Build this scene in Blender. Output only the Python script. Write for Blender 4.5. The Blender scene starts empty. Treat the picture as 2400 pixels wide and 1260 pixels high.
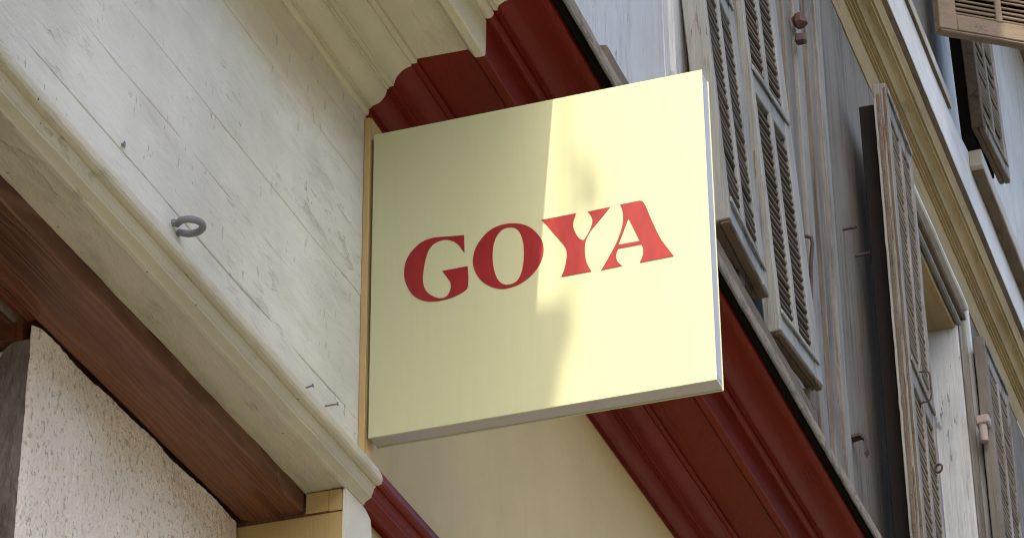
import bpy, bmesh, math, random
from mathutils import Vector, Matrix, noise as mnoise
random.seed(7)
S = bpy.context.scene
COL = S.collection
R = math.radians

# ------------------------------------------------------------------ camera
cam_d = bpy.data.cameras.new('camera'); cam = bpy.data.objects.new('camera', cam_d); COL.objects.link(cam)
yaw, pitch, roll = R(19.1104), R(30.1251), R(0.5096)
fwd = Vector((math.cos(pitch)*math.cos(yaw), math.cos(pitch)*math.sin(yaw), math.sin(pitch)))
right = Vector((math.sin(yaw), -math.cos(yaw), 0)); down = fwd.cross(right)
r2 = right*math.cos(roll) + down*math.sin(roll); d2 = down*math.cos(roll) - right*math.sin(roll)
CAM = Vector((-3.9744, -1.6488, 1.65))
cam.matrix_world = Matrix(((r2.x, -d2.x, -fwd.x, CAM.x), (r2.y, -d2.y, -fwd.y, CAM.y), (r2.z, -d2.z, -fwd.z, CAM.z), (0, 0, 0, 1)))
cam_d.sensor_width = 36; cam_d.lens = 6808.74/2400*36; cam_d.clip_start = .05; cam_d.clip_end = 500
S.camera = cam
# ------------------------------------------------------------------ sky, sun, exposure
SUN_TRAVEL = Vector((.62, .067, -.78)).normalized()
w = bpy.data.worlds.new('World'); S.world = w; w.use_nodes = True
wn = w.node_tree.nodes; wl = w.node_tree.links
sky = wn.new('ShaderNodeTexSky'); sky.sky_type = 'NISHITA'; sky.sun_disc = False
sd = -SUN_TRAVEL
sky.sun_elevation = math.asin(sd.z); sky.sun_rotation = math.atan2(sd.x, sd.y)
sky.air_density = 1.0; sky.dust_density = 4.0; sky.ozone_density = .6
wl.new(sky.outputs[0], wn['Background'].inputs[0]); wn['Background'].inputs[1].default_value = .15
sun_d = bpy.data.lights.new('sun', 'SUN'); sun_d.energy = 2.25; sun_d.angle = R(.53); sun_d.color = (1, .91, .68)
sun = bpy.data.objects.new('sun', sun_d); COL.objects.link(sun)
sun.rotation_euler = SUN_TRAVEL.to_track_quat('-Z', 'Y').to_euler(); sun.location = (-6, -2, 14)
S.view_settings.view_transform = 'Standard'; S.view_settings.look = 'None'
S.view_settings.exposure = 1.55; S.view_settings.gamma = 1
S.cycles.filter_width = 1.1; S.cycles.max_bounces = 7; S.cycles.diffuse_bounces = 4; S.cycles.glossy_bounces = 3

# ------------------------------------------------------------------ materials
class NT:
    def __init__(s, name):
        s.m = bpy.data.materials.new(name); s.m.use_nodes = True
        s.n = s.m.node_tree.nodes; s.l = s.m.node_tree.links; s.b = s.n['Principled BSDF']
        g = s.n.new('ShaderNodeNewGeometry'); s.pos = g.outputs['Position']; s.h = None
    def lk(s, a, b): s.l.new(a, b)
    def vec(s, st, off=0):
        v = s.n.new('ShaderNodeVectorMath'); v.operation = 'MULTIPLY_ADD'; s.lk(s.pos, v.inputs[0])
        v.inputs[1].default_value = st; v.inputs[2].default_value = (off, off*1.7, off*.6); return v.outputs[0]
    def noise(s, scale, st=(1, 1, 1), det=5, rough=.6, dist=0, off=0):
        t = s.n.new('ShaderNodeTexNoise'); t.inputs['Scale'].default_value = scale; t.inputs['Detail'].default_value = det
        t.inputs['Roughness'].default_value = rough; t.inputs['Distortion'].default_value = dist
        s.lk(s.vec(st, off), t.inputs['Vector']); return t.outputs['Fac']
    def voro(s, scale, st=(1, 1, 1), feat='F1', off=0, rnd=1):
        t = s.n.new('ShaderNodeTexVoronoi'); t.feature = feat; t.inputs['Scale'].default_value = scale
        t.inputs['Randomness'].default_value = rnd
        s.lk(s.vec(st, off), t.inputs['Vector']); return t.outputs['Distance']
    def rng(s, v, a, b, lo=0, hi=1):
        t = s.n.new('ShaderNodeMapRange'); t.interpolation_type = 'SMOOTHSTEP'
        s.lk(v, t.inputs[0]); t.inputs[1].default_value = a; t.inputs[2].default_value = b
        t.inputs[3].default_value = lo; t.inputs[4].default_value = hi; return t.outputs[0]
    def op(s, o, a, b):
        t = s.n.new('ShaderNodeMath'); t.operation = o
        for i, x in enumerate((a, b)):
            if hasattr(x, 'links'): s.lk(x, t.inputs[i])
            else: t.inputs[i].default_value = x
        return t.outputs[0]
    def mix(s, f, a, b):
        t = s.n.new('ShaderNodeMix'); t.data_type = 'RGBA'
        for k, x in ((0, f), (6, a), (7, b)):
            if hasattr(x, 'links'): s.lk(x, t.inputs[k])
            else: t.inputs[k].default_value = (*x, 1) if isinstance(x, tuple) else x
        return t.outputs[2]
    def add_h(s, v, amt):
        v = s.op('MULTIPLY', v, amt); s.h = v if s.h is None else s.op('ADD', s.h, v)
    def rand(s):
        t = s.n.new('ShaderNodeObjectInfo'); return t.outputs['Random']
    def fin(s, col, rough=.6, spec=.4, metal=0, bump=1.0):
        i = s.b.inputs
        if hasattr(col, 'links'): s.lk(col, i['Base Color'])
        else: i['Base Color'].default_value = (*col, 1)
        if hasattr(rough, 'links'): s.lk(rough, i['Roughness'])
        else: i['Roughness'].default_value = rough
        i['Specular IOR Level'].default_value = spec; i['Metallic'].default_value = metal
        if s.h is not None:
            b = s.n.new('ShaderNodeBump'); b.inputs['Strength'].default_value = 1; b.inputs['Distance'].default_value = bump
            s.lk(s.h, b.inputs['Height']); s.lk(b.outputs[0], i['Normal'])
        return s.m
def sc(c, k): return tuple(min(1, x*k) for x in c)

def painted(name, col, dirt=(.2, .16, .11), rough=.6, spec=.35, var=.12, grain=(1, 1, 1), streak=.25, spots=.5, flake=.6,
            ticks=0, fine=0, stain_shade=None, chips=0.0, chipcol=(.2, .15, .1), rnd=.1, bumpk=1.0):
    t = NT(name)
    c = t.mix(t.rng(t.noise(2.6, det=4), .3, .7), sc(col, 1-var), sc(col, 1+var*.6))
    c = t.mix(t.op('MULTIPLY', t.rng(t.noise(9, grain, det=4, rough=.7, off=3), .5, .8), streak), c, dirt)
    if spots: c = t.mix(t.op('MULTIPLY', t.rng(t.voro(26, off=2), .055, .03), spots), c, sc(dirt, .35))
    t.add_h(t.noise(52, grain, det=6, rough=.72, off=5), .0026*bumpk)
    if fine:
        fs = t.noise(75, (1, 1, .022), det=4, rough=.7, off=51)
        pm = t.rng(t.noise(6, (1, 1, .35), det=4, rough=.65, off=63), .35, .68)
        c = t.mix(t.op('MULTIPLY', t.op('MULTIPLY', t.rng(fs, .45, .66), pm), fine), c, sc(dirt, .7)); t.add_h(fs, .003)
        c = t.mix(t.op('MULTIPLY', t.rng(t.noise(3.2, (1, 1, .5), det=5, rough=.65, off=71), .5, .72), fine*.45), c, sc(dirt, 1.1))
        c = t.mix(t.op('MULTIPLY', t.rng(t.noise(42, (1, 1, .03), det=4, rough=.7, off=57), .60, .70), fine*.6), c, sc(col, 1.5))
    if stain_shade:
        v = t.n.new('ShaderNodeVectorMath'); v.operation = 'SUBTRACT'; t.lk(t.pos, v.inputs[0]); v.inputs[1].default_value = stain_shade[0]
        v2 = t.n.new('ShaderNodeVectorMath'); v2.operation = 'MULTIPLY'; t.lk(v.outputs[0], v2.inputs[0]); v2.inputs[1].default_value = stain_shade[1]
        v3 = t.n.new('ShaderNodeVectorMath'); v3.operation = 'LENGTH'; t.lk(v2.outputs[0], v3.inputs[0])
        d = t.op('ADD', v3.outputs['Value'], t.op('MULTIPLY', t.noise(11, grain, det=5, rough=.7, off=41), 1.2))
        c = t.mix(t.op('MULTIPLY', t.rng(d, 1.9, .7), stain_shade[2]), c, stain_shade[3])
    if flake > .6:
        fk = t.op('MULTIPLY', t.rng(t.noise(30, grain, det=5, rough=.7, dist=.15, off=11), .55, .60), t.rng(t.noise(4.5, (.7, 1, 1), det=3, off=14), .46, .66))
        t.add_h(fk, -.0014*flake*bumpk); c = t.mix(t.op('MULTIPLY', fk, .22), c, dirt)
    if ticks:      # short upright hairline cracks in old paint
        tk = t.rng(t.noise(95, (1, 1, .28), det=3, rough=.6, dist=.5, off=31), .64, .70)
        tk = t.op('MULTIPLY', tk, t.rng(t.noise(7, (.6, 1, 1), det=2, off=33), .42, .62))
        c = t.mix(t.op('MULTIPLY', tk, ticks), c, sc(dirt, .5)); t.add_h(tk, -.0012)
    if chips:
        ch = t.rng(t.noise(24, tuple(min(1, q*2.2) for q in grain), det=6, rough=.72, dist=.3, off=21), .70-chips*.25, .72-chips*.25)
        c = t.mix(ch, c, t.mix(t.noise(40, grain), sc(chipcol, .6), sc(chipcol, 1.3))); t.add_h(ch, -.0012)
    if rnd:
        c = t.mix(t.op('MULTIPLY', t.rand(), rnd), c, sc(dirt, 1))
    return t.fin(c, rough, spec)

GX, GZ = (.12, 1, 1), (1, 1, .1)      # grain running along the street / upright
M = {}
M['grey'] = painted('grey_fascia_paint', (.75, .735, .67), dirt=(.44, .40, .33), grain=(.3, 1, 1), streak=.6, spots=.35, flake=.9, var=.18, rnd=.08, rough=.62, bumpk=1.7, ticks=.55, stain_shade=((-.42, 0, 4.40), (1.8, 1, 7.5), .9, (.46, .375, .22)))  # brown mark also carries the soft shade under the cornice
M['cream'] = painted('cream_paint', (.61, .565, .425), dirt=(.25, .21, .14), grain=(.3, 1, 1), streak=.4, spots=.6, flake=.5, rnd=0, bumpk=2)
M['cream_arch'] = painted('cream_architrave_paint', (.53, .485, .37), dirt=(.19, .16, .11), grain=(.3, 1, 1), streak=.6, spots=1, flake=.8, rnd=.1, bumpk=1.7)
M['cream_pale'] = painted('pale_cream_paint', (.70, .655, .53), dirt=(.4, .34, .22), streak=.2, spots=.3, flake=.4, rnd=0)
M['red'] = painted('oxblood_paint', (.155, .012, .0045), dirt=(.075, .007, .003), rough=.45, spec=.16, var=.12, grain=GX, streak=.45, spots=.3, flake=.9, rnd=0, bumpk=.7)
M['beige'] = painted('beige_panel_paint', (.62, .465, .205), dirt=(.42, .30, .13), rough=.55, var=.06, grain=(1, 1, .3), streak=.2, spots=.2, flake=0, rnd=0, bumpk=.8)
M['ochre'] = painted('ochre_paint', (.47, .335, .14), dirt=(.30, .19, .07), rough=.5, grain=GZ, streak=.35, spots=.3, flake=.2, rnd=.1)
M['ochre_corn'] = painted('ochre_cornice_paint', (.34, .25, .115), dirt=(.13, .09, .04), grain=GX, streak=.75, spots=.5, flake=.9, rnd=0, bumpk=2)
M['white'] = painted('white_board_paint', (.50, .505, .505), dirt=(.17, .165, .165), fine=.35, grain=GZ, streak=.5, spots=.3, flake=.8, rnd=.1, chips=.25, chipcol=(.25, .24, .24))
M['white_fascia'] = painted('white_fascia_paint', (.58, .565, .55), dirt=(.28, .26, .25), grain=GX, streak=.5, spots=.2, flake=.8, rnd=0)
M['weather'] = painted('weathered_grey_wood', (.235, .222, .195), dirt=(.065, .053, .042), grain=(1, 1, .05), streak=.75, spots=.4, flake=1.3, chips=.45, chipcol=(.2, .17, .14), rnd=.2, fine=.8, rough=.75)
M['weather_board'] = painted('weathered_board', (.175, .155, .13), dirt=(.045, .036, .028), grain=(1, 1, .05), streak=1.0, spots=.4, flake=1.2, chips=.3, chipcol=(.17, .15, .13), rnd=.15, fine=.8, rough=.8)
M['shutter'] = painted('shutter_blue_grey_paint', (.26, .258, .235), dirt=(.07, .058, .046), grain=(1, 1, .05), streak=.8, spots=.5, flake=1.2, chips=.22, chipcol=(.2, .16, .12), rnd=.12, fine=.45, rough=.68)
M['shutter_old'] = painted('flaking_shutter_paint', (.25, .23, .20), dirt=(.075, .052, .04), grain=(1, 1, .05), streak=.9, spots=.5, flake=1.5, chips=.55, chipcol=(.15, .105, .08), rnd=.2, fine=.8, rough=.78)
M['slat'] = painted('brown_slat_wood', (.115, .088, .064), dirt=(.045, .034, .025), grain=(.1, .4, 1), streak=.6, spots=.6, flake=.8, rnd=.5, rough=.75)
M['slat_pale'] = painted('pale_slat_wood', (.215, .178, .135), dirt=(.09, .065, .047), grain=(.1, .4, 1), streak=.6, spots=.4, flake=.8, rnd=.4, rough=.75)
M['bare'] = painted('bare_brown_wood', (.145, .108, .075), dirt=(.045, .033, .023), grain=(.2, 1, 1), streak=.8, spots=.6, flake=2, chips=.5, chipcol=(.13, .09, .06), rnd=.2, rough=.85, bumpk=1.8)
M['bare_y'] = painted('bare_brown_rail_wood', (.20, .15, .108), dirt=(.06, .043, .032), grain=(1, .12, 1), streak=.8, spots=.3, flake=2, rnd=.1, rough=.85, bumpk=1.5)
M['flash'] = painted('weathered_drip_edge', (.15, .125, .095), dirt=(.05, .04, .03), grain=(.4, 1, 1), streak=.6, spots=.8, flake=2, chips=.6, chipcol=(.10, .08, .06), rnd=0, rough=.8, bumpk=2)
M['dark'] = painted('shaded_gap_black', (.008, .007, .006), streak=.2, spots=.1, flake=0, rnd=0, dirt=(.012, .01, .008), rough=.9, spec=.05)  # near-black colour stands in for the shadow gap under the drip edge
M['rust'] = painted('rusted_iron', (.065, .042, .038), dirt=(.03, .025, .03), rough=.7, streak=.6, flake=1, rnd=.1, chips=.3, chipcol=(.15, .07, .045))
M['iron'] = painted('grey_painted_iron', (.19, .195, .22), dirt=(.26, .22, .17), rough=.5, streak=.6, flake=.8, rnd=0, chips=.1, chipcol=(.1, .06, .04))
M['pink_hinge'] = painted('faded_pink_hinge', (.34, .27, .245), dirt=(.12, .06, .05), rough=.6, streak=.5, flake=1, rnd=0)
M['red_hinge'] = painted('red_oxide_hinge', (.075, .030, .026), dirt=(.02, .013, .013), rough=.6, streak=.8, flake=1, rnd=0)
M['street'] = painted('street_paving', (.165, .158, .130), dirt=(.2, .18, .15), streak=.2, spots=.2, flake=0, rnd=0)
M['house'] = painted('opposite_plaster', (.36, .335, .26), dirt=(.28, .26, .2), streak=.2, spots=.1, flake=0, rnd=0)
M['shade_wood'] = painted('shade_black_wood', (.020, .017, .016), dirt=(.007, .007, .008), grain=GZ, streak=.6, spots=.2, flake=0, rnd=0, rough=.9, spec=.04)  # coloured near black for the shade behind open leaves
M['plaster'] = painted('upper_plaster', (.40, .36, .30), dirt=(.2, .17, .13), streak=.2, spots=.2, flake=.4, rnd=0)
M['glass'] = NT('dark_window_glass').fin((.02, .022, .025), .08, .5)
M['alu'] = painted('sign_aluminium', (.50, .49, .505), dirt=(.30, .28, .28), rough=.42, spec=.5, var=.05, streak=.25, spots=.15, flake=0, rnd=0, bumpk=.1)
M['alu'].node_tree.nodes['Principled BSDF'].inputs['Metallic'].default_value = .25

def m_sign():
    t = NT('sign_pale_yellow')
    c = t.mix(t.rng(t.noise(70, (1, 1, .06), det=6, rough=.7), .35, .7), (.465, .468, .283), (.48, .483, .293))
    c = t.mix(t.op('MULTIPLY', t.rng(t.noise(120, (1, 1, .12), det=3, off=4), .68, .80), .12), c, (.38, .36, .2))
    t.add_h(t.noise(160, (1, 1, .05), det=3), .00006); t.add_h(t.noise(420, det=2), .00005)
    return t.fin(c, .36, .5)
M['sign'] = m_sign()
def m_letter():
    t = NT('sign_red_vinyl')
    c = t.mix(t.rng(t.noise(60, (1, 1, .3), det=5), .35, .7), (.22, .004, .007), (.27, .008, .011))
    t.add_h(t.noise(160, (1, 1, .05), det=3), .00006)
    return t.fin(c, .38, .5)
M['letter'] = m_letter()
def m_brown():
    t = NT('stained_brown_wood')
    g = t.noise(26, (.045, 1, 1), det=8, rough=.7, dist=.35)
    v = t.noise(5, (.12, 1, 1), det=3, off=3)
    c = t.mix(t.rng(g, .32, .68), (.072, .021, .008), (.165, .054, .021))
    c = t.mix(t.op('MULTIPLY', t.rng(v, .45, .7), .55), c, (.05, .018, .008))
    w_ = t.n.new('ShaderNodeTexWave'); w_.wave_type = 'BANDS'; w_.bands_direction = 'Y'
    w_.inputs['Scale'].default_value = 30; w_.inputs['Distortion'].default_value = 16; w_.inputs['Detail'].default_value = 3; w_.inputs['Detail Scale'].default_value = 1.1
    t.lk(t.vec((.10, 1, .3)), w_.inputs['Vector'])
    c = t.mix(t.op('MULTIPLY', t.rng(w_.outputs['Fac'], .5, .95), t.rng(t.noise(3, (.1, 1, 1), off=9), .47, .56, 0, .6)), c, (.19, .085, .05))
    c = t.mix(t.op('MULTIPLY', t.rng(t.voro(20, off=5), .05, .025), .8), c, (.4, .33, .25))
    t.add_h(g, .0012); t.add_h(w_.outputs['Fac'], .0004)
    return t.fin(c, .42, .45)
M['brown'] = m_brown()
def m_stucco():
    t = NT('pinkish_stucco')
    c = t.mix(t.rng(t.noise(5), .3, .7), (.88, .78, .68), (.96, .89, .81))
    c = t.mix(t.op('MULTIPLY', t.rng(t.noise(140, (1, 1, .65), det=3, rough=.6), .56, .65), .6), c, (.40, .30, .22))
    t.add_h(t.noise(140, (1, 1, .7), det=4, rough=.65), .008)
    return t.fin(c, .85, .2)
M['stucco'] = m_stucco()
def m_shaded_cement():  # grey-brown facing, darkened for the shade inside the shop opening
    t = NT('shaded_grey_brown_cement')
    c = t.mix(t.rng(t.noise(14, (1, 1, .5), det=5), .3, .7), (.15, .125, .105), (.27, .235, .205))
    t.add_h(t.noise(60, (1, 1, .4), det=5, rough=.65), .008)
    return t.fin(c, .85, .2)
M['shaded_cement'] = m_shaded_cement()

# ------------------------------------------------------------------ mesh helpers
def tag(o, label=None, cat=None, group=None, kind=None):
    if label: o['label'] = label
    if cat: o['category'] = cat
    if group: o['group'] = group
    if kind: o['kind'] = kind
    return o
def thing(name, label, cat, loc=(0, 0, 0), group=None):
    o = bpy.data.objects.new(name, None); COL.objects.link(o); o.location = loc; o.empty_display_size = .1
    return tag(o, label, cat, group)
def link(name, me, m, parent=None, ang=35):
    me.materials.clear(); me.materials.append(M[m])
    for p in me.polygons: p.use_smooth = True
    me.set_sharp_from_angle(angle=R(ang))
    o = bpy.data.objects.new(name, me); COL.objects.link(o)
    if parent:
        o.parent = parent
        o.matrix_parent_inverse = Matrix.Translation(-parent.location) if parent.type == 'EMPTY' and parent.rotation_euler == bpy_zero else Matrix()
    return o
from mathutils import Euler
bpy_zero = Euler((0, 0, 0))
def from_bm(name, bm, m, parent=None, ang=35):
    bmesh.ops.recalc_face_normals(bm, faces=bm.faces)
    me = bpy.data.meshes.new(name); bm.to_mesh(me); bm.free()
    return link(name, me, m, parent, ang)
def wob(p, a, f=6., k=0):
    return Vector(p) + mnoise.noise_vector(Vector(p)*f + Vector((k*3.1, k*1.7, k)))*a
def extrude_x(name, prof, x0, x1, m, parent=None, nseg=None, jit=.0006, f=5., ang=19, ends=None):
    """closed (y,z) profile swept along the street; ends=(fn at x0, fn at x1) give ragged ends"""
    bm = bmesh.new(); n = nseg or max(2, int((x1-x0)/.06)); rings = []
    for i in range(n+1):
        u = i/n; ring = []
        for (y, z) in prof:
            x = x0 + (x1-x0)*u
            if ends: x = (x0+ends[0](y, z))*(1-u) + (x1+ends[1](y, z))*u
            q = wob((x, y, z), jit, f); ring.append(bm.verts.new((x, q.y, q.z)))
        rings.append(ring)
    k = len(prof)
    for i in range(n):
        for j in range(k):
            bm.faces.new((rings[i][j], rings[i][(j+1) % k], rings[i+1][(j+1) % k], rings[i+1][j]))
    bm.faces.new(rings[0]); bm.faces.new(rings[-1][::-1])
    return from_bm(name, bm, m, parent, ang)
def box(name, a, b, m, parent=None, bev=.002, jit=0, f=9., segs=(1, 1, 1), ang=35):
    bm = bmesh.new(); bmesh.ops.create_cube(bm, size=1)
    lo = Vector([min(a[i], b[i]) for i in range(3)]); hi = Vector([max(a[i], b[i]) for i in range(3)])
    for v in bm.verts: v.co = Vector([lo[i] + (v.co[i]+.5)*(hi[i]-lo[i]) for i in range(3)])
    for ax in range(3):
        for s in range(1, segs[ax]):
            c = lo.copy(); c[ax] = lo[ax] + (hi[ax]-lo[ax])*s/segs[ax]; nn = Vector((0, 0, 0)); nn[ax] = 1
            bmesh.ops.bisect_plane(bm, geom=bm.verts[:]+bm.edges[:]+bm.faces[:], plane_co=c, plane_no=nn)
    if bev:
        ed = [e for e in bm.edges if len(e.link_faces) == 2 and e.calc_face_angle(0) > .5]
        bmesh.ops.bevel(bm, geom=ed, offset=bev, segments=1, affect='EDGES', profile=.5)
    if jit:
        for v in bm.verts: v.co = wob(v.co, jit, f)
    return from_bm(name, bm, m, parent, ang)
def prism_z(name, poly, z0, z1, m, parent=None):
    bm = bmesh.new(); a = [bm.verts.new((x, y, z0)) for x, y in poly]; b = [bm.verts.new((x, y, z1)) for x, y in poly]
    n = len(poly)
    for i in range(n): bm.faces.new((a[i], a[(i+1) % n], b[(i+1) % n], b[i]))
    bm.faces.new(a[::-1]); bm.faces.new(b)
    return from_bm(name, bm, m, parent)
def tube(name, pts, r, m, parent=None, n=10, closed=False, radii=None):
    bm = bmesh.new(); P = [Vector(p) for p in pts]; rings = []; N = len(P)
    for i, p in enumerate(P):
        t = (P[(i+1) % N] - P[i-1]) if closed else (P[min(i+1, N-1)] - P[max(i-1, 0)])
        t.normalize(); u = t.orthogonal().normalized() if i == 0 else (u - t*u.dot(t)).normalized()
        v = t.cross(u); rr = radii[i] if radii else r
        rings.append([bm.verts.new(p + (u*math.cos(2*math.pi*k/n) + v*math.sin(2*math.pi*k/n))*rr) for k in range(n)])
    for i in range(N if closed else N-1):
        A, B = rings[i], rings[(i+1) % N]
        for k in range(n): bm.faces.new((A[k], A[(k+1) % n], B[(k+1) % n], B[k]))
    if not closed: bm.faces.new(rings[0][::-1]); bm.faces.new(rings[-1])
    return from_bm(name, bm, m, parent, 60)
def arc(p0, p1, bulge, n=6):
    """curve from p0 to p1 in the profile plane, bulging sideways by bulge (fraction of chord)"""
    (ay, az), (by, bz) = p0, p1; dy, dz = by-ay, bz-az; out = []
    for i in range(n+1):
        u = i/n; h = 4*u*(1-u)*bulge; out.append((ay+dy*u - dz*h, az+dz*u + dy*h))
    return out

# ================================================================== the street around (ground, house opposite)
g = box('street_ground', (-60, -60, -.3), (60, 30, 0), 'street', bev=0); tag(g, kind='structure')
opp = thing('opposite_house', 'plain plastered house across the street', 'building', (0, -9, 0))
box('wall', (-30, -9.5, 0), (40, -9, 7.5), 'house', opp, bev=0)

# ================================================================== grey boarded fascia, left of the sign
fas = thing('fascia_wall', 'grey painted board fascia with paint cracks, left of the square sign', 'fascia', (-1, 0, 3.7))
zs = [3.762, 3.852, 3.981, 4.09, 4.205, 4.31, 4.40, 4.475]
gap = [.0, .0009, .0010, .0006, .0004, .0005, .0004, .0]
def joint(i, x):            # paint bridges the joint in places; the joint itself wanders a little
    g = gap[i]*max(.0, min(1, .55 + 1.5*mnoise.noise(Vector((x*5, i*7.3, 1))) + .6*mnoise.noise(Vector((x*31, i*3.3, 5)))))
    return zs[i] + .0022*mnoise.noise(Vector((x*7, i*5.1, 2))) + .0007*mnoise.noise(Vector((x*45, i*5.1, 9))), g
for i in range(len(zs)-1):
    bm = bmesh.new(); rings = []; n = 230; off = random.uniform(-.0004, .0004)
    for k in range(n+1):
        x = -2.0 + 2.012*k/n; (za, ga), (zb, gb) = joint(i, x), joint(i+1, x); z0, z1 = za+ga, zb-gb
        w_ = lambda z: off + .0009*mnoise.noise(Vector((x*6, z*11, 3)))
        pr = [(w_(z0)+ga*1.5+.0001, z0), (w_(z0), z0+ga*1.3+.0002), (w_((z0+z1)/2), (z0+z1)/2), (w_(z1), z1-gb*1.3-.0002), (w_(z1)+gb*1.5+.0001, z1), (.03, z1), (.03, z0)]
        rings.append([bm.verts.new((x, y, z)) for y, z in pr])
    for k in range(n):
        for j in range(7): bm.faces.new((rings[k][j], rings[k][(j+1) % 7], rings[k+1][(j+1) % 7], rings[k+1][j]))
    bm.faces.new(rings[0]); bm.faces.new(rings[-1][::-1]); from_bm('plank', bm, 'grey', fas, 25)
box('backing', (-2.6, .0045, 3.763), (.012, .05, 4.474), 'grey', fas, bev=0)

# ================================================================== beige fascia panel of the red-trimmed shop
pan = thing('fascia_panel', 'smooth beige fascia panel below the square sign, between red mouldings', 'fascia panel', (2, 0, 3.7))
box('panel', (.004, -.0115, 3.762), (6.5, .02, 4.452), 'beige', pan, bev=.0008)
box('end_strip', (-.004, -.0122, 3.765), (.0035, -.0005, 4.449), 'ochre', pan, bev=.0012, jit=.0006, segs=(1, 1, 14))

# ================================================================== cornices: cream on the left, red on the right
bed = [(.03, 4.4555), (.0, 4.4555), (-.0035, 4.4562), (-.0070, 4.4590), (-.0085, 4.4630), (-.0070, 4.4665), (-.0070, 4.4690), (-.0130, 4.4690), (-.0130, 4.4725)] + arc((-.0135, 4.4730), (-.0405, 4.5005), .15, 8) + \
      [(-.0405, 4.5045), (-.0440, 4.5045), (-.0440, 4.5085), (-.0530, 4.5085), (-.0530, 4.5125)] + arc((-.0540, 4.5130), (-.0870, 4.5415), -.17, 8) + [(-.0870, 4.5465), (-.0945, 4.5465), (-.0970, 4.5470), (-.0970, 4.5560), (-.1, 4.575), (.03, 4.575)]
def ragged(seed, a=.004):
    return lambda y, z: mnoise.noise(Vector((y*55, z*55, seed)))*a
zero = lambda y, z: 0
def cornice(name, label, m, x0, x1, endl, endr):
    t = thing(name, label, 'cornice', ((x0+x1)/2, 0, 4.46))
    extrude_x('bed_moulding', bed, x0, x1, m, t, ends=(endl, endr))
    extrude_x('soffit', [(-.0975, 4.5555), (-.195, 4.5535), (-.2, 4.5535), (-.2, 4.60), (-.0975, 4.60)], x0, x1, m, t, ends=(endl, endr))
    cor = [(-.1945, 4.5520), (-.1965, 4.5475), (-.206, 4.5340), (-.209, 4.5325), (-.2235, 4.5315), (-.2262, 4.5345), (-.2270, 4.575), (-.2275, 4.6060), (-.2250, 4.6085), (-.2250, 4.6105),
           (-.2330, 4.6105), (-.2375, 4.6125), (-.2405, 4.6165), (-.2415, 4.6205), (-.2405, 4.6240), (-.2385, 4.6255), (-.2, 4.64), (-.19, 4.60)]
    extrude_x('corona', cor, x0, x1, m, t, ends=(endl, endr))
    crown = [(-.2375, 4.6262), (-.2440, 4.6248), (-.2490, 4.6245), (-.2490, 4.6300), (-.2515, 4.634), (-.262, 4.6402), (-.275, 4.6432), (-.290, 4.6430), (-.305, 4.6408), (-.318, 4.6375), (-.329, 4.6355), (-.335, 4.6362), (-.3375, 4.639), (-.338, 4.648), (-.2375, 4.655)]
    extrude_x('crown_moulding', crown, x0, x1, m, t, ends=(endl, endr))
    return t
rg = ragged(3.3, .0035)
cornice('moulded_cornice', 'cream painted moulded cornice at the upper left, ending where the red paint begins', 'cream', -3.2, 0.0, zero, rg)
cornice('moulded_cornice', 'oxblood red moulded cornice running behind the square sign', 'red', .0008, 7.5, lambda y, z: rg(y, z), zero)
# weathered drip edge over the crown
fl = thing('drip_edge', 'weathered brown drip edge on top of the red cornice', 'drip edge', (2, -.36, 4.63))
box('gap_shade_strip', (-3.2, -.3420, 4.650), (7.5, -.02, 4.664), 'dark', fl, bev=.001)
extrude_x('edge_board', [(-.3600, 4.6395), (-.3620, 4.6340), (-.3655, 4.6290), (-.3680, 4.6330), (-.3685, 4.6420), (-.3680, 4.6520), (-.365, 4.672), (-.06, 4.74), (-.06, 4.665), (-.3590, 4.665)], -3.2, 7.5, 'flash', fl, nseg=260, jit=.0016, f=17)
extrude_x('gap_shade_fillet', [(-.3425, 4.6445), (-.352, 4.6455), (-.3580, 4.650), (-.3580, 4.664), (-.3425, 4.664)], -3.2, 7.5, 'dark', fl, jit=.001)

# ================================================================== architrave mouldings under the fascias
arch_prof = [(.03, 3.775), (-.024, 3.7705), (-.036, 3.760), (-.0425, 3.7475), (-.0442, 3.7415), (-.0440, 3.7360), (-.0415, 3.7312), (-.0370, 3.7288), (-.0330, 3.7288), (-.0330, 3.7262),
             (-.0298, 3.7225), (-.0285, 3.7180), (-.0262, 3.7140), (-.0250, 3.7130), (-.0250, 3.7092), (-.0220, 3.7075), (-.0170, 3.7050), (-.0135, 3.7018), (-.0120, 3.6982), (-.0068, 3.6970), (-.0040, 3.7012), (.0300, 3.7012), (.0600, 3.7012), (.0600, 3.6995), (.0622, 3.6995), (.0622, 3.73), (.03, 3.74)]
ra = ragged(8.1, .005)
ar = thing('architrave_moulding', 'cream architrave moulding sloping across the lower left above the brown lintel', 'moulding', (-1, 0, 3.7))
extrude_x('moulding', arch_prof, -2.6, 0.0, 'cream_arch', ar, nseg=150, jit=.0011, f=16, ends=(zero, ra))
ar2 = thing('architrave_moulding', 'oxblood red architrave moulding under the beige panel', 'moulding', (2, 0, 3.7))
extrude_x('moulding', arch_prof, .0008, 6.5, 'red', ar2, ends=(lambda y, z: ra(y, z), zero))

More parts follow.
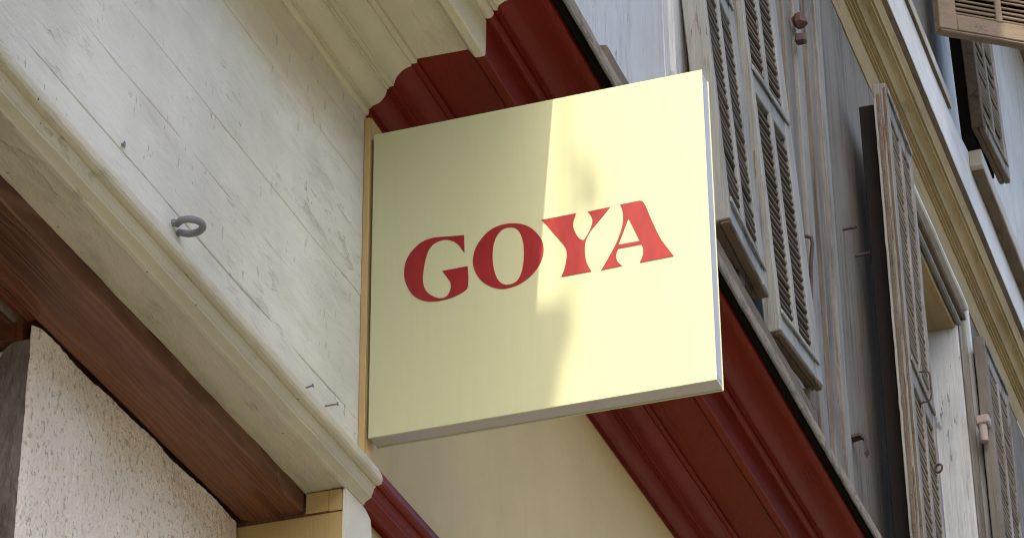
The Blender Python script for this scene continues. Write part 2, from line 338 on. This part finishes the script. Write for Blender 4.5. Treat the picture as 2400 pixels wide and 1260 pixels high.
# ================================================================== brown timber lintel, shop opening, stucco, pilaster
li = thing('timber_lintel', 'brown stained timber lintel with visible grain over the stucco wall', 'lintel', (-1, .1, 3.665))
extrude_x('beam', [(.0628, 3.702), (.0628, 3.669), (.066, 3.6652), (.168, 3.6650), (.172, 3.667), (.172, 3.715), (.0628, 3.715)], -2.6, -.0735, 'brown', li, nseg=60, jit=.0008, f=4)
box('rear_beam', (-.79, .193, 3.640), (-.0, .30, 3.7151), 'brown', li, bev=.001)
sf = thing('shop_window_head', 'dark brown wooden window head with a light bead at the lower left edge', 'window frame', (-1.6, .2, 3.68))
box('rebate_board', (-2.6, .1725, 3.674), (-.775, .2000, 3.70), 'brown', sf, bev=.0015)
extrude_x('bead', [(.2003, 3.676), (.2020, 3.6690), (.2060, 3.6665), (.2105, 3.6690), (.2120, 3.676), (.2120, 3.69), (.2003, 3.69)], -2.6, -.765, 'bare', sf, jit=.0005)
box('inner_board', (-2.6, .2125, 3.666), (-.755, .262, 3.70), 'brown', sf, bev=.0015)
box('pane', (-2.6, .262, 1.0), (-.755, .27, 3.70), 'glass', sf, bev=0)
box('head_block', (-2.6, .0625, 3.7155), (.04, .6, 3.76), 'brown', sf, bev=0)

def stucco():
    t = thing('stucco_wall', 'rough pinkish stucco wall with a rounded dark end at the lower left', 'wall', (-.45, .2, 0))
    def grid(name, fn, nu, nv, mm, par):
        bm = bmesh.new(); V = [[bm.verts.new(fn(i/nu, j/nv)) for j in range(nv+1)] for i in range(nu+1)]
        for i in range(nu):
            for j in range(nv): bm.faces.new((V[i][j], V[i+1][j], V[i+1][j+1], V[i][j+1]))
        return from_bm(name, bm, mm, par, 60)
    def rel(x, z, s):
        p = Vector((x*75, z*50, s)); return mnoise.fractal(p, 1, 2, 4)*.0014 + mnoise.noise(Vector((x*9, z*9, s)))*.004
    def front(u, v):
        x = -.783 + u*(.705); top = 3.6625 + mnoise.noise(Vector((x*14, 0, 4)))*.0018 + mnoise.noise(Vector((x*90, 2, 4)))*.0016
        z = 3.12 + v*(top-3.12)
        edge = max(0, 1-(x+.783)/.02)
        lip = max(0, (z-3.60)/.06)          # plaster thins out under the lintel
        lip *= lip
        return (x + edge*rel(z, x, 3)*.6, .175 + rel(x, z, 1) + -.0015*lip + .004*lip*(.6+mnoise.noise(Vector((x*8, z*8, 9)))) + edge*edge*.006, z)
    grid('front_face', front, 180, 140, 'stucco', t)
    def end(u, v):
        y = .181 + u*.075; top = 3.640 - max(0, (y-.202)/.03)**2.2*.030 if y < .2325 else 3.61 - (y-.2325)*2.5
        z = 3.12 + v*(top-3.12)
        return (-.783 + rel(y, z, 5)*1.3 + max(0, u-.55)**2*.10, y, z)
    grid('end_face', end, 36, 140, 'shaded_cement', t)
    box('core', (-.768, .195, 3.0), (-.03, .30, 3.639), 'stucco', t, bev=.003)
stucco()
pil = thing('pilaster', 'ochre pilaster top at the bottom, under the end of the brown lintel', 'pilaster', (0, .1, 3.1))
box('shaft', (-.0705, -.0045, 2.9), (.036, .182, 3.6585), 'ochre', pil, bev=.0015, jit=.0006, segs=(2, 3, 8))
box('cap_block', (-.0700, .0205, 3.6625), (-.02, .0605, 3.6990), 'ochre', pil, bev=.0012, jit=.0008, segs=(1, 3, 2))
box('cap_strip', (-.0706, -.0035, 3.6612), (-.02, .0200, 3.6986), 'ochre', pil, bev=.0012, jit=.0008, segs=(1, 2, 2))
bm = bmesh.new()
pp = [(-.0712, 2.9), (.0405, 2.9), (.0395, 3.63), (.0415, 3.660), (.0385, 3.678), (.0355, 3.688), (.028, 3.691), (.014, 3.6965), (.004, 3.6975), (-.03, 3.6972), (-.0712, 3.6968)]
A_ = [bm.verts.new((x, -.0100, z)) for x, z in pp]; B_ = [bm.verts.new((x, -.0050, z)) for x, z in pp]
for i in range(len(pp)): bm.faces.new((A_[i], A_[(i+1) % len(pp)], B_[(i+1) % len(pp)], B_[i]))
bm.faces.new(A_); bm.faces.new(B_[::-1]); from_bm('front_board', bm, 'cream_pale', pil)
box('packing', (-.0690, .001, 3.6588), (.03, .181, 3.6648), 'brown', pil, bev=0)
ow = box('shop_front_wall', (.0425, .004, 2.0), (6.5, .25, 3.697), 'ochre', bev=.002); tag(ow, 'ochre shop wall under the red architrave moulding at the bottom edge', 'wall')

# ================================================================== iron ring and nails in the grey fascia
er = thing('eye_bolt', 'grey iron ring bolt sticking out of the grey fascia', 'eye bolt', (-.67, 0, 3.86))
ring = [(-.699, .012, 3.8225), (-.698, .002, 3.8215)]
for k in range(27):
    a = R(12) + R(330)*k/26; ring.append((-.711 + math.sin(a)*.0165, -.0245 + math.cos(a)*.0185, 3.8205 + k*.0003))
ring += [(-.721, -.004, 3.829), (-.722, .012, 3.830)]
tube('ring', ring, .0054, 'iron', er, n=12, radii=[.003, .004, .0048] + [.0054]*(len(ring)-3))
def nail(p, d, L, label, m='iron', r=.0016):
    t = thing('nail', label, 'nail', p); d = Vector(d).normalized(); p = Vector(p)
    tube('nail_shank', [p - d*.01, p + d*L*.5, p + d*L], r, m, t, n=8)
    tube('nail_head', [p + d*L, p + d*(L+.0012)], r*2.2, m, t, n=10)
nail((-.143, 0, 3.812), (.1, -1, .05), .021, 'short grey nail in the grey fascia near the sign\'s lower corner')
nail((-.222, 0, 3.806), (.0, -1, .15), .012, 'small bent nail on the fascia just above the cream moulding')
nail((-.893, 0, 3.861), (.2, -1, -.1), .004, 'nail stub in the grey fascia, left of the iron ring', r=.0022)

# ================================================================== the sign
W0, W1, ZB, ZT, TH = -.0165, -.6165, 3.8176, 4.4140, .042
sg = thing('shop_sign', 'square pale yellow projecting sign with red GOYA lettering', 'sign', (0, -.3, ZB))
box('front_panel', (0, W0-.0008, ZB+.0008), (.003, W1+.0008, ZT-.0008), 'sign', sg, bev=.0008)
box('back_panel', (TH-.003, W0-.0008, ZB+.0008), (TH, W1+.0008, ZT-.0008), 'sign', sg, bev=.0008)
def rail(name, a, b): return box(name, a, b, 'alu', sg, bev=.0012)
rail('frame_side', (.0042, W0-.001, ZB+.0022), (TH-.0042, W1+.0022, ZB+.0122))
rail('frame_side', (.0042, W0-.001, ZT-.0122), (TH-.0042, W1+.0022, ZT-.0022))
rail('frame_side', (.0042, W1+.0020, ZB+.0124), (TH-.0042, W1+.0120, ZT-.0124))
rail('frame_side', (.0042, W0-.010, ZB+.0124), (TH-.0042, W0, ZT-.0124))
for zz in (3.93, 4.30): rail('wall_bracket', (.012, W0+.0003, zz-.03), (.03, -.0117, zz+.03))
LETTERS = {
 'G': [[(-0.1866, 4.1739, 1), (-0.1871, 4.1384, 1), (-0.1765, 4.1563), (-0.1668, 4.1656), (-0.1547, 4.1712), (-0.1426, 4.1716), (-0.1306, 4.1669), (-0.1221, 4.1568), (-0.1167, 4.1395), (-0.1139, 4.1243), (-0.1121, 4.1038), (-0.1137, 4.0905), (-0.1179, 4.0793), (-0.1252, 4.0701), (-0.1348, 4.0631), (-0.1444, 4.0591), (-0.1528, 4.0596), (-0.1587, 4.0649), (-0.1618, 4.0720), (-0.1630, 4.0782), (-0.1618, 4.0862), (-0.1574, 4.0948), (-0.1526, 4.1023), (-0.1470, 4.1115, 1), (-0.1929, 4.1117, 1), (-0.1938, 4.0980), (-0.1940, 4.0824), (-0.1929, 4.0710), (-0.1898, 4.0665), (-0.1814, 4.0617), (-0.1695, 4.0576), (-0.1552, 4.0550), (-0.1384, 4.0546), (-0.1241, 4.0567), (-0.1120, 4.0611), (-0.0999, 4.0694), (-0.0902, 4.0809), (-0.0827, 4.0966), (-0.0789, 4.1104), (-0.0781, 4.1236), (-0.0798, 4.1390), (-0.0846, 4.1512), (-0.0929, 4.1627), (-0.1038, 4.1724), (-0.1159, 4.1778), (-0.1280, 4.1798), (-0.1402, 4.1792), (-0.1620, 4.1766)],
   ],
 'O': [[(-0.2773, 4.1781), (-0.2915, 4.1734), (-0.3057, 4.1639), (-0.3174, 4.1497), (-0.3254, 4.1351), (-0.3283, 4.1202), (-0.3267, 4.1050), (-0.3213, 4.0906), (-0.3117, 4.0771), (-0.2998, 4.0666), (-0.2856, 4.0592), (-0.2691, 4.0553), (-0.2550, 4.0555), (-0.2408, 4.0603), (-0.2266, 4.0695), (-0.2148, 4.0822), (-0.2065, 4.0981), (-0.2024, 4.1144), (-0.2029, 4.1274), (-0.2065, 4.1423), (-0.2137, 4.1552), (-0.2246, 4.1674), (-0.2366, 4.1755), (-0.2510, 4.1796), (-0.2653, 4.1801)],
   [(-0.2700, 4.1720), (-0.2784, 4.1687), (-0.2854, 4.1602), (-0.2901, 4.1475), (-0.2928, 4.1326), (-0.2933, 4.1143), (-0.2919, 4.0965), (-0.2882, 4.0792), (-0.2822, 4.0675), (-0.2739, 4.0623), (-0.2621, 4.0620), (-0.2527, 4.0670), (-0.2456, 4.0774), (-0.2410, 4.0912), (-0.2382, 4.1073), (-0.2376, 4.1256), (-0.2393, 4.1435), (-0.2442, 4.1582), (-0.2521, 4.1684), (-0.2605, 4.1724)],
   ],
 'Y': [[(-0.3248, 4.1751, 1), (-0.3863, 4.1754, 1), (-0.3837, 4.1673), (-0.3812, 4.1587), (-0.3815, 4.1483), (-0.3855, 4.1358), (-0.3911, 4.1260), (-0.3981, 4.1210), (-0.4028, 4.1257), (-0.4101, 4.1385), (-0.4144, 4.1506), (-0.4146, 4.1583), (-0.4119, 4.1667), (-0.4074, 4.1742, 1), (-0.4468, 4.1753, 1), (-0.4425, 4.1708), (-0.4328, 4.1598), (-0.4208, 4.1466), (-0.4112, 4.1357), (-0.4039, 4.1229), (-0.4009, 4.1106), (-0.4005, 4.0952), (-0.4019, 4.0821), (-0.4051, 4.0712), (-0.4111, 4.0581, 1), (-0.3583, 4.0581, 1), (-0.3632, 4.0694), (-0.3669, 4.0840), (-0.3688, 4.0991), (-0.3674, 4.1097), (-0.3629, 4.1196), (-0.3549, 4.1316), (-0.3457, 4.1452), (-0.3341, 4.1632)],
   ],
 'A': [[(-0.4637, 4.1762, 1), (-0.4940, 4.1767), (-0.4998, 4.1762), (-0.5036, 4.1736), (-0.5086, 4.1634), (-0.5139, 4.1468), (-0.5223, 4.1218), (-0.5318, 4.0968), (-0.5436, 4.0752), (-0.5531, 4.0588, 1), (-0.4944, 4.0577, 1), (-0.4986, 4.0665), (-0.5010, 4.0750), (-0.5008, 4.0852), (-0.4983, 4.0924, 1), (-0.4583, 4.0920, 1), (-0.4554, 4.0855), (-0.4544, 4.0767), (-0.4565, 4.0686), (-0.4601, 4.0628), (-0.4645, 4.0581, 1), (-0.4276, 4.0571, 1), (-0.4328, 4.0644), (-0.4425, 4.0804), (-0.4547, 4.1023), (-0.4634, 4.1237), (-0.4673, 4.1384), (-0.4684, 4.1537), (-0.4669, 4.1670)],
   [(-0.4775, 4.1466, 1), (-0.4812, 4.1375), (-0.4957, 4.0995, 1), (-0.4588, 4.0994, 1), (-0.4692, 4.1250)],
   ],
}

def smooth_path(pts):
    n = len(pts); out = []
    P = [Vector((p[0], p[1])) for p in pts]; c = [len(p) > 2 for p in pts]
    for i in range(n):
        p0, p1, p2, p3 = P[i-1], P[i], P[(i+1) % n], P[(i+2) % n]
        if c[i]: p0 = p1 - (p2-p1)
        if c[(i+1) % n]: p3 = p2 + (p2-p1)
        if c[i] and c[(i+1) % n]: out.append(p1); continue
        for s in range(4):
            t = s/4; out.append(.5*((2*p1) + (p2-p0)*t + (2*p0-5*p1+4*p2-p3)*t*t + (3*p1-p0-3*p2+p3)*t**3))
    return out
for ch, loops in LETTERS.items():
    bm = bmesh.new(); ed = []
    for lp in loops:
        vs = [bm.verts.new((-.0009, p.x, p.y)) for p in smooth_path(lp)]
        ed += [bm.edges.new((vs[i], vs[(i+1) % len(vs)])) for i in range(len(vs))]
    bmesh.ops.triangle_fill(bm, edges=ed, use_beauty=True)
    r = bmesh.ops.extrude_face_region(bm, geom=bm.faces[:])
    for v in [x for x in r['geom'] if isinstance(x, bmesh.types.BMVert)]: v.co.x = -.0001
    o = from_bm('letter', bm, 'letter', sg, 20); o['label'] = 'red capital letter ' + ch

# ================================================================== upper storeys of the house
def boards(par, edges, z0, z1, y, m, th=.03):
    for a, b in zip(edges[:-1], edges[1:]):
        d = random.uniform(-.0015, .0015)
        box('board', (a+.001, y+d, z0), (b-.001, y+d+th, z1), m, par, bev=.003, jit=.0012, f=4, segs=(1, 1, 10))
up = thing('upper_facade', 'weathered upper storey facade of white and grey boards behind the shutters', 'facade', (3, 0, 4.7))
box('backing', (-9, .26, 4.4), (16, .5, 10.6), 'plaster', up, bev=0)
boards(up, [-3.3, -2.95, -2.6], 4.68, 10.5, 0, 'white')
boards(up, [-1.6, -1.2, -.8, -.4, 0, .4, .8, 1.1, 1.393, 2.0, 2.05], 4.68, 7.5, 0, 'white')
boards(up, [3.905, 4.35, 4.75, 5.12], 4.68, 7.5, 0, 'weather_board')
boards(up, [6.36, 6.75, 7.2, 7.7, 8.2, 8.8, 9.4, 10], 4.68, 7.5, 0, 'weather_board')
boards(up, [-9, -6, -3.3], 4.68, 10.5, 0, 'white')
box('infill', (-2.6, .02, 7.2), (-1.6, .1, 10.5), 'plaster', up, bev=0)
box('infill', (-2.6, .02, 4.68), (-1.6, .1, 5.4), 'plaster', up, bev=0)
box('window_panel', (-2.6, .1, 5.4), (-1.6, .15, 7.2), 'glass', up, bev=0)
boards(up, [-1.6, -.8, 0, .8, 1.6, 2.4, 3.2, 3.9], 7.5, 10.5, 0, 'white')
boards(up, [5.05, 5.45, 5.95, 6.25], 7.85, 10.5, 0, 'plaster')
boards(up, [6.25, 6.55, 6.95, 7.3, 7.6], 7.75, 10.5, -.001, 'white')
boards(up, [7.6, 8.2, 8.45, 8.9, 9.3, 9.8, 10.4, 11, 12, 13], 7.5, 10.5, -.001, 'white')
# eaves
ev = thing('roof_eaves', 'overhanging wooden roof eaves along the top of the house', 'eaves', (3, 0, 10.5))
box('eaves_board', (-9, -.605, 10.5), (16, .5, 10.56), 'bare', ev, bev=.004)

# --- shuttered window with the pair of louvred leaves
wf = thing('window_frame', 'grey weathered window frame around the closed louvred shutters', 'window frame', (2.6, 0, 5.2))
def upright(par, x0, x1, y0, y1, z0, z1, m='weather', name='jamb_strip'):
    box(name, (x0, y0, z0), (x1, y1, z1), m, par, bev=.004, jit=.0012, f=4, segs=(1, 1, 14))
upright(wf, 2.052, 2.145, -.014, .05, 4.72, 7.48, 'white')
upright(wf, 2.150, 2.262, -.016, .05, 4.72, 7.48, 'weather')
for a, b, y, m in ((3.12, 3.40, .006, 'weather_board'), (3.403, 3.497, -.006, 'weather_board'), (3.50, 3.585, -.018, 'weather'), (3.588, 3.66, -.004, 'weather_board'), (3.663, 3.735, -.020, 'weather_board'),
                (3.738, 3.788, -.008, 'weather_board'), (3.791, 3.862, -.026, 'weather'), (3.865, 3.902, -.006, 'weather')):
    upright(wf, a, b, y, .05, 4.72, 7.48, m)
box('inner_panel', (2.262, .012, 4.72), (3.12, .05, 7.48), 'weather_board', wf, bev=0)
extrude_x('sill', [(-.100, 5.270), (-.104, 5.276), (-.104, 5.320), (-.099, 5.328), (.0, 5.345), (.0, 5.24)], 1.15, 3.03, 'bare', wf, nseg=60, jit=.002, f=14)
box('hinge', (3.455, -.060, 6.91), (3.495, -.016, 6.965), 'red_hinge', wf, bev=.014, jit=.006, f=25, segs=(2, 2, 2))
box('hinge', (3.458, -.056, 6.85), (3.488, -.022, 6.885), 'rust', wf, bev=.006, jit=.003, f=30)

SLAT = {}
def slat_mesh(L, key):
    if key in SLAT: return SLAT[key]
    bm = bmesh.new(); prof = [(-.0165, -.006), (-.0195, -.0015), (-.0175, .0035), (.014, .005), (.016, 0), (.014, -.005)]
    ca, sa = math.cos(R(38)), math.sin(R(38)); ringA = []; ringB = []
    for (a, b) in prof:
        y = a*ca - b*sa; z = a*sa + b*ca
        ringA.append(bm.verts.new((0, y, z))); ringB.append(bm.verts.new((L, y, z)))
    n = len(prof)
    for i in range(n): bm.faces.new((ringA[i], ringA[(i+1) % n], ringB[(i+1) % n], ringB[i]))
    bm.faces.new(ringA[::-1]); bm.faces.new(ringB)
    bmesh.ops.recalc_face_normals(bm, faces=bm.faces)
    me = bpy.data.meshes.new('slat'); bm.to_mesh(me); bm.free()
    SLAT[key] = me; return me
def leaf(label, base, u, up_, width, height, m='shutter', ms='slat', rails=(.0, .46, 1.), pitch=.0255, th=.046, sl=.024, sr=.058, mw=.027, under='bare', cols=2, group='louvred shutters of the upper storeys', lipped=True, missing=0, folded_shade=0, m_near=None, strips=(), shade_backed=False):
    """u: horizontal direction of the leaf, up_: its leaning upright; local x along u, local -y is the outer face"""
    t = thing('louvred_shutter', label, 'shutter', base, group)
    u = Vector(u).normalized(); z = Vector(up_).normalized(); y = z.cross(u).normalized(); z = u.cross(y)
    rot = Matrix((u, y, z)).transposed().to_4x4()
    t.matrix_world = Matrix.Translation(base) @ rot
    def P(o): o.parent = t; o.matrix_parent_inverse = Matrix(); return o
    def lb(name, a, b, mm, bev=.003, jit=.0012, segs=(1, 1, 1), f=12):
        o = box(name, a, b, mm, None, bev=bev, jit=jit, segs=segs, f=f); return P(o)
    ns = max(2, int(height/.12))
    lb('stile', (0, 0, 0), (sl, th, height), m_near or m, segs=(1, 1, ns*2), jit=.0018);
    for (ya, yb, mm) in strips: lb('edge_strip', (-.004, ya, .01), (-.0004, yb, height-.02-ya), mm, bev=.0012, segs=(1, 1, ns*3), jit=.0018, f=22)
    lb('stile', (width-sr, 0, 0), (width, th, height), m, segs=(1, 1, ns))
    rh = .095; spans = []
    rz = [.004] + [height*r - rh/2 for r in rails[1:-1]] + [height-rh-.004]
    for i, z0 in enumerate(rz):
        hh = rh if i else .075
        rl = lb('rail', (sl+.001, .003, z0), (width-sr-.001, th-.003, z0+hh), m, segs=(5, 1, 1), jit=.002)
        if lipped: lip = lb('rail_lip', (sl*.4, -.0065, z0+hh*.66), (width-sr*.45-.0001, -.0002, z0+hh*.88), m, bev=.0025, segs=(6, 1, 1), jit=.0016); lip.parent = rl
        if i < len(rz)-1: spans.append((z0+hh+.006, rz[i+1]-.004))
    lb('weathered_foot', (.003, .002, -.010), (width-.003, th*.46, -.0005), under, jit=.003, segs=(10, 1, 1), f=30)
    lb('weathered_foot', (.003, th*.52, -.006), (width-.003, th-.002, -.0005), under, jit=.003, segs=(10, 1, 1), f=30)
    L = width-sl-sr-.002
    for (a, b) in spans:
        for c in range(1, cols):
            x = sl + (width-sl-sr)*c/cols
            lb('mullion', (x-mw/2, -.001, a-.01), (x+mw/2, .012, b+.006), m, segs=(1, 1, ns//2))
        k = 0; zz = a+.010
        me = slat_mesh(L, round(L, 4))
        while zz < b-.006:
            if not (missing and random.random() < missing):
                o = bpy.data.objects.new('slat', me)
                if not me.materials: me.materials.append(M[ms])
                COL.objects.link(o); o.parent = t
                o.location = (sl+.001, .020, zz + random.gauss(0, .0013)); o.rotation_euler = (random.gauss(0, .09), random.gauss(0, .006), 0)
            zz += pitch; k += 1
    if shade_backed: lb('back_shade_board', (sl, th-.006, .05), (width-sr, th-.001, height-.06), 'shade_wood')
    if folded_shade:
        lb('folded_shade_panel', (folded_shade, th+.012, .02), (width-.02, th+.012+.052, height-.03), 'shade_wood', segs=(1, 1, 6))  # second panel, blackened so it reads as the shaded gap behind the leaf
    return t
lean = .056
l1 = leaf(th=.062, label='leftmost louvred shutter, blue-grey, just beyond the sign\'s right edge', base=(2.10, -.125, 5.412), u=(.405, .010, 0), up_=(0, lean, 1), width=.41, height=1.92, missing=.03)
l2 = leaf('blue-grey louvred shutter beside the leftmost one, in front of the grey boards', (2.691, -.100, 5.404), (.355, -.026, 0), (0, .051, 1), .36, 1.93, rails=(0, .435, 1))
box('foot_catch', (2.33, -.085, 5.365), (2.38, -.06, 5.398), 'rust', wf, bev=.004, jit=.003, f=30)
box('foot_catch', (3.00, -.10, 5.330), (3.04, -.06, 5.385), 'bare', wf, bev=.004, jit=.004, f=30)

# --- second window: opening with reveal, open leaves on both sides
w2 = thing('window_frame', 'open window with pale plastered reveal and moulded frame at the right edge', 'window frame', (5.8, 0, 5.4))
box('reveal_jamb', (6.23, .002, 4.72), (6.36, .255, 7.30), 'white', w2, bev=.006, jit=.003, f=6, segs=(1, 3, 12))
box('reveal_jamb', (5.10, .031, 4.72), (5.16, .255, 7.30), 'white', w2, bev=.006)
box('reveal_head', (5.16, .013, 7.27), (6.229, .255, 7.50), 'ochre_corn', w2, bev=.004, jit=.003, f=5, segs=(6, 2, 1))
box('casement', (5.16, .20, 4.72), (6.229, .24, 7.269), 'weather', w2, bev=0)
for y0, z0, z1, m in ((-.010, 7.285, 7.315, 'weather'), (-.028, 7.317, 7.350, 'bare'), (-.020, 7.352, 7.372, 'weather'), (-.040, 7.374, 7.398, 'white_fascia')):
    box('head_moulding', (5.0, y0, z0), (6.265+(z0-7.285)*.45, .012, z1), m, w2, bev=.006, jit=.002, f=6, segs=(14, 1, 1))
for i, (x0, x1, y0, m) in enumerate(((6.232, 6.250, -.010, 'weather'), (6.252, 6.268, -.026, 'weather'), (6.270, 6.283, -.018, 'white'), (6.285, 6.305, -.040, 'white'))):
    box('jamb_moulding', (x0, y0, 4.72), (x1, .001, 7.283+i*.031), m, w2, bev=.005, jit=.0015, f=6, segs=(1, 1, 12))
leaf('open louvred shutter seen edge-on with a wire handle, left of the open window', (4.21, -.160, 5.15), (.45, .012, 0), (0, 0, 1), .46, 1.99, m='shutter_old', ms='slat_pale', th=.045, sl=.05, sr=.05, m_near='weather', strips=((.002, .010, 'bare'), (.013, .020, 'shutter_old'), (.023, .034, 'bare'), (.037, .0445, 'shutter')), folded_shade=.075)
l4 = leaf('open louvred shutter at the lower right edge, on a pink hinge', (6.22, -.100, 5.23), (.5, .0, 0), (0, 0, 1), .5, 1.98, m='shutter_old', ms='slat_pale', th=.045, sl=.05, sr=.05, m_near='weather_board', folded_shade=.075)
hd = thing('wire_handle', 'thin bent wire handle on the edge-on open shutter', 'handle', (4.4, -.17, 6.0))
tube('wire', [(4.405, -.150, 6.125), (4.405, -.176, 6.124), (4.405, -.186, 6.118), (4.405, -.188, 6.105), (4.405, -.188, 6.035), (4.405, -.184, 6.020), (4.405, -.176, 6.014), (4.405, -.150, 6.012)], .0032, 'rust', hd, n=8)
hgp = box('hinge', (6.17, -.095, 6.80), (6.235, -.042, 6.84), 'pink_hinge', w2, bev=.006, jit=.002, f=20)
tube('hinge_pin', [(6.19, -.066, 6.73), (6.19, -.066, 6.799)], .017, 'pink_hinge', hgp, n=12)
es = thing('eye_screw', 'small rusty eye screw on the pale jamb above the sign\'s top right corner', 'eye screw', (2.20, 0, 5.9))
tube('eye', [(2.198 + .013*math.sin(2*math.pi*k/14), -.030 + .002*math.cos(2*math.pi*k/14), 5.985 + .017*math.cos(2*math.pi*k/14)) for k in range(14)], .006, 'rust', es, n=8, closed=True)
tube('screw', [(2.198, -.01, 5.985), (2.198, -.028, 5.985)], .006, 'rust', es, n=8)
sh = thing('shutter_hook', 'thin dark iron hook hanging beside the second louvred shutter', 'hook', (3.40, 0, 6.05))
tube('rod', [(3.40, .0, 6.105), (3.40, -.03, 6.106), (3.402, -.044, 6.098), (3.404, -.046, 6.08), (3.404, -.038, 6.02), (3.404, -.030, 5.90), (3.404, -.026, 5.84)], .006, 'rust', sh, n=8)
rl_ = thing('ring_staple', 'small grey ring staple low on the edge-on open shutter', 'staple', (4.5, -.17, 5.8))
tube('ring', [(4.53 + .006*math.sin(2*math.pi*k/14), -.168 + .012*math.sin(2*math.pi*k/14), 5.83 + .014*math.cos(2*math.pi*k/14)) for k in range(14)], .004, 'rust', rl_, n=8, closed=True)
nail((4.093, 0, 6.524), (0, -1, .02), .048, 'rusty nail sticking out of the grey boards, the upper of two', 'rust', .0052)
nail((4.27, 0, 6.521), (0, -1, .06), .048, 'rusty nail sticking out of the grey boards, the lower of two', 'rust', .0052)
hk = thing('iron_hook', 'small dark bent iron strap on the grey boards near the red cornice', 'hook', (3.99, 0, 5.678))
extrude_x('strap', [(0, 5.715), (-.03, 5.72), (-.048, 5.705), (-.050, 5.66), (-.040, 5.645), (-.038, 5.650), (-.043, 5.665), (-.041, 5.698), (-.028, 5.711), (0, 5.706)], 3.972, 4.008, 'rust', hk, jit=.001)

# ================================================================== upper cornice and top windows
uc = thing('moulded_cornice', 'ochre moulded cornice with a white band above, at the upper right', 'cornice', (6, 0, 7.5))
extrude_x('bed_moulding', [(.02, 7.512), (0, 7.512), (-.004, 7.520), (-.022, 7.566), (-.022, 7.578), (-.030, 7.578), (-.030, 7.586), (-.037, 7.586), (-.037, 7.598), (-.048, 7.598), (-.048, 7.606)] + arc((-.056, 7.606), (-.092, 7.640), -.14, 7) + [(-.092, 7.652), (-.098, 7.652), (-.102, 7.668), (.02, 7.69)], -9, 14, 'ochre_corn', uc, nseg=120)
extrude_x('roll', [(-.1005, 7.652), (-.103, 7.660), (-.107, 7.668), (-.113, 7.676), (-.117, 7.686), (-.117, 7.70), (-.05, 7.70)], -9, 14, 'ochre_corn', uc, nseg=120)
extrude_x('drip_board', [(-.1172, 7.688), (-.126, 7.692), (-.134, 7.697), (-.1345, 7.71), (-.1172, 7.71)], -9, 14, 'bare', uc, nseg=300, jit=.003, f=20)
extrude_x('white_band', [(-.1350, 7.699), (-.1375, 7.702), (-.1375, 7.928), (-.0, 7.928), (-.0, 7.712), (-.1350, 7.712)], -9, 14, 'white_fascia', uc, nseg=120, jit=.0015)
si = thing('window_sill', 'pale window sill on the white band, ending left of the topmost shutter', 'sill', (4.5, -.1, 7.93))
extrude_x('sill_board', [(-.1365, 7.9285), (-.150, 7.9285), (-.152, 7.931), (-.152, 7.978), (-.149, 7.982), (0, 8.0), (0, 7.9285)], 3.0, 5.66, 'plaster', si, nseg=40, jit=.0015, f=12)
extrude_x('sill_underside', [(-.1370, 7.926), (-.1500, 7.9265), (-.1500, 7.9283), (-.1370, 7.9283)], 3.0, 5.655, 'bare', si, nseg=60, jit=.001, f=20)
s2 = thing('window_sill', 'stone-coloured sill block under the half-hidden topmost shutter at the right edge', 'sill', (7, -.1, 7.93))
box('sill_block', (6.06, -.190, 7.900), (9, -.138, 7.972), 'plaster', s2, bev=.003, jit=.002, f=9, segs=(20, 1, 1))
box('sill_underside', (6.10, -.186, 7.890), (9, -.1382, 7.8995), 'bare', s2, bev=.002, jit=.002, f=20, segs=(30, 1, 1))
leaf('topmost open shutter jutting out at the upper right corner, its outer end in sunlight', (5.34, -.188, 8.10), (.21, -.288, 0), (0, 0, 1), .52, 1.75, m='bare_y', ms='bare_y', th=.05, sl=.075, sr=.075, under='bare_y', rails=(0, .5, 1), lipped=False, pitch=.0225, shade_backed=True)
leaf('brown half-ruined shutter below the topmost one, hanging over the white boards', (6.10, -.205, 8.105), (.47, -.022, 0), (0, .02, 1), .47, 1.75, m='shutter_old', ms='slat_pale', th=.05, sl=.05, sr=.055, m_near='bare', missing=.12, folded_shade=.09)
upright(up, 5.02, 5.12, -.03, .05, 7.93, 10.4, 'weather', 'frame_strip')
# --- added unseen: half shutter and an iron bracket throw the soft shadows on the sign
leaf('unseen half-height shutter, added and tilted to shade the sign, above the cream cornice, outside the picture', (-2.62, .045, 6.46), (0, -.985, -.174), (0, -.174, .985), .55, .90)
hb = thing('sign_shadow_caster', 'unseen iron rod and cone, added to cast soft smudges on the sign, outside the picture', 'shadow_caster', (-3.2, 0, 8.7))
tube('shadow_caster_arm', [(-3.2, .01, 8.80), (-3.2, -.40, 8.82), (-3.2, -.735, 8.80)], .009, 'rust', hb, n=8)
tube('rod', [(-3.2, -.716, 8.80), (-3.2, -.716, 8.40), (-3.2, -.718, 7.95)], .0065, 'rust', hb, n=8)
tube('smudge_caster', [(-3.2, -.752, 8.30), (-3.2, -.752, 8.29), (-3.2, -.754, 8.25), (-3.2, -.756, 8.22)], .03, 'rust', hb, n=12, radii=[.005, .012, .015, .02])
tube('smudge_caster_arm', [(-3.2, -.716, 8.31), (-3.2, -.752, 8.305)], .005, 'rust', hb, n=8)
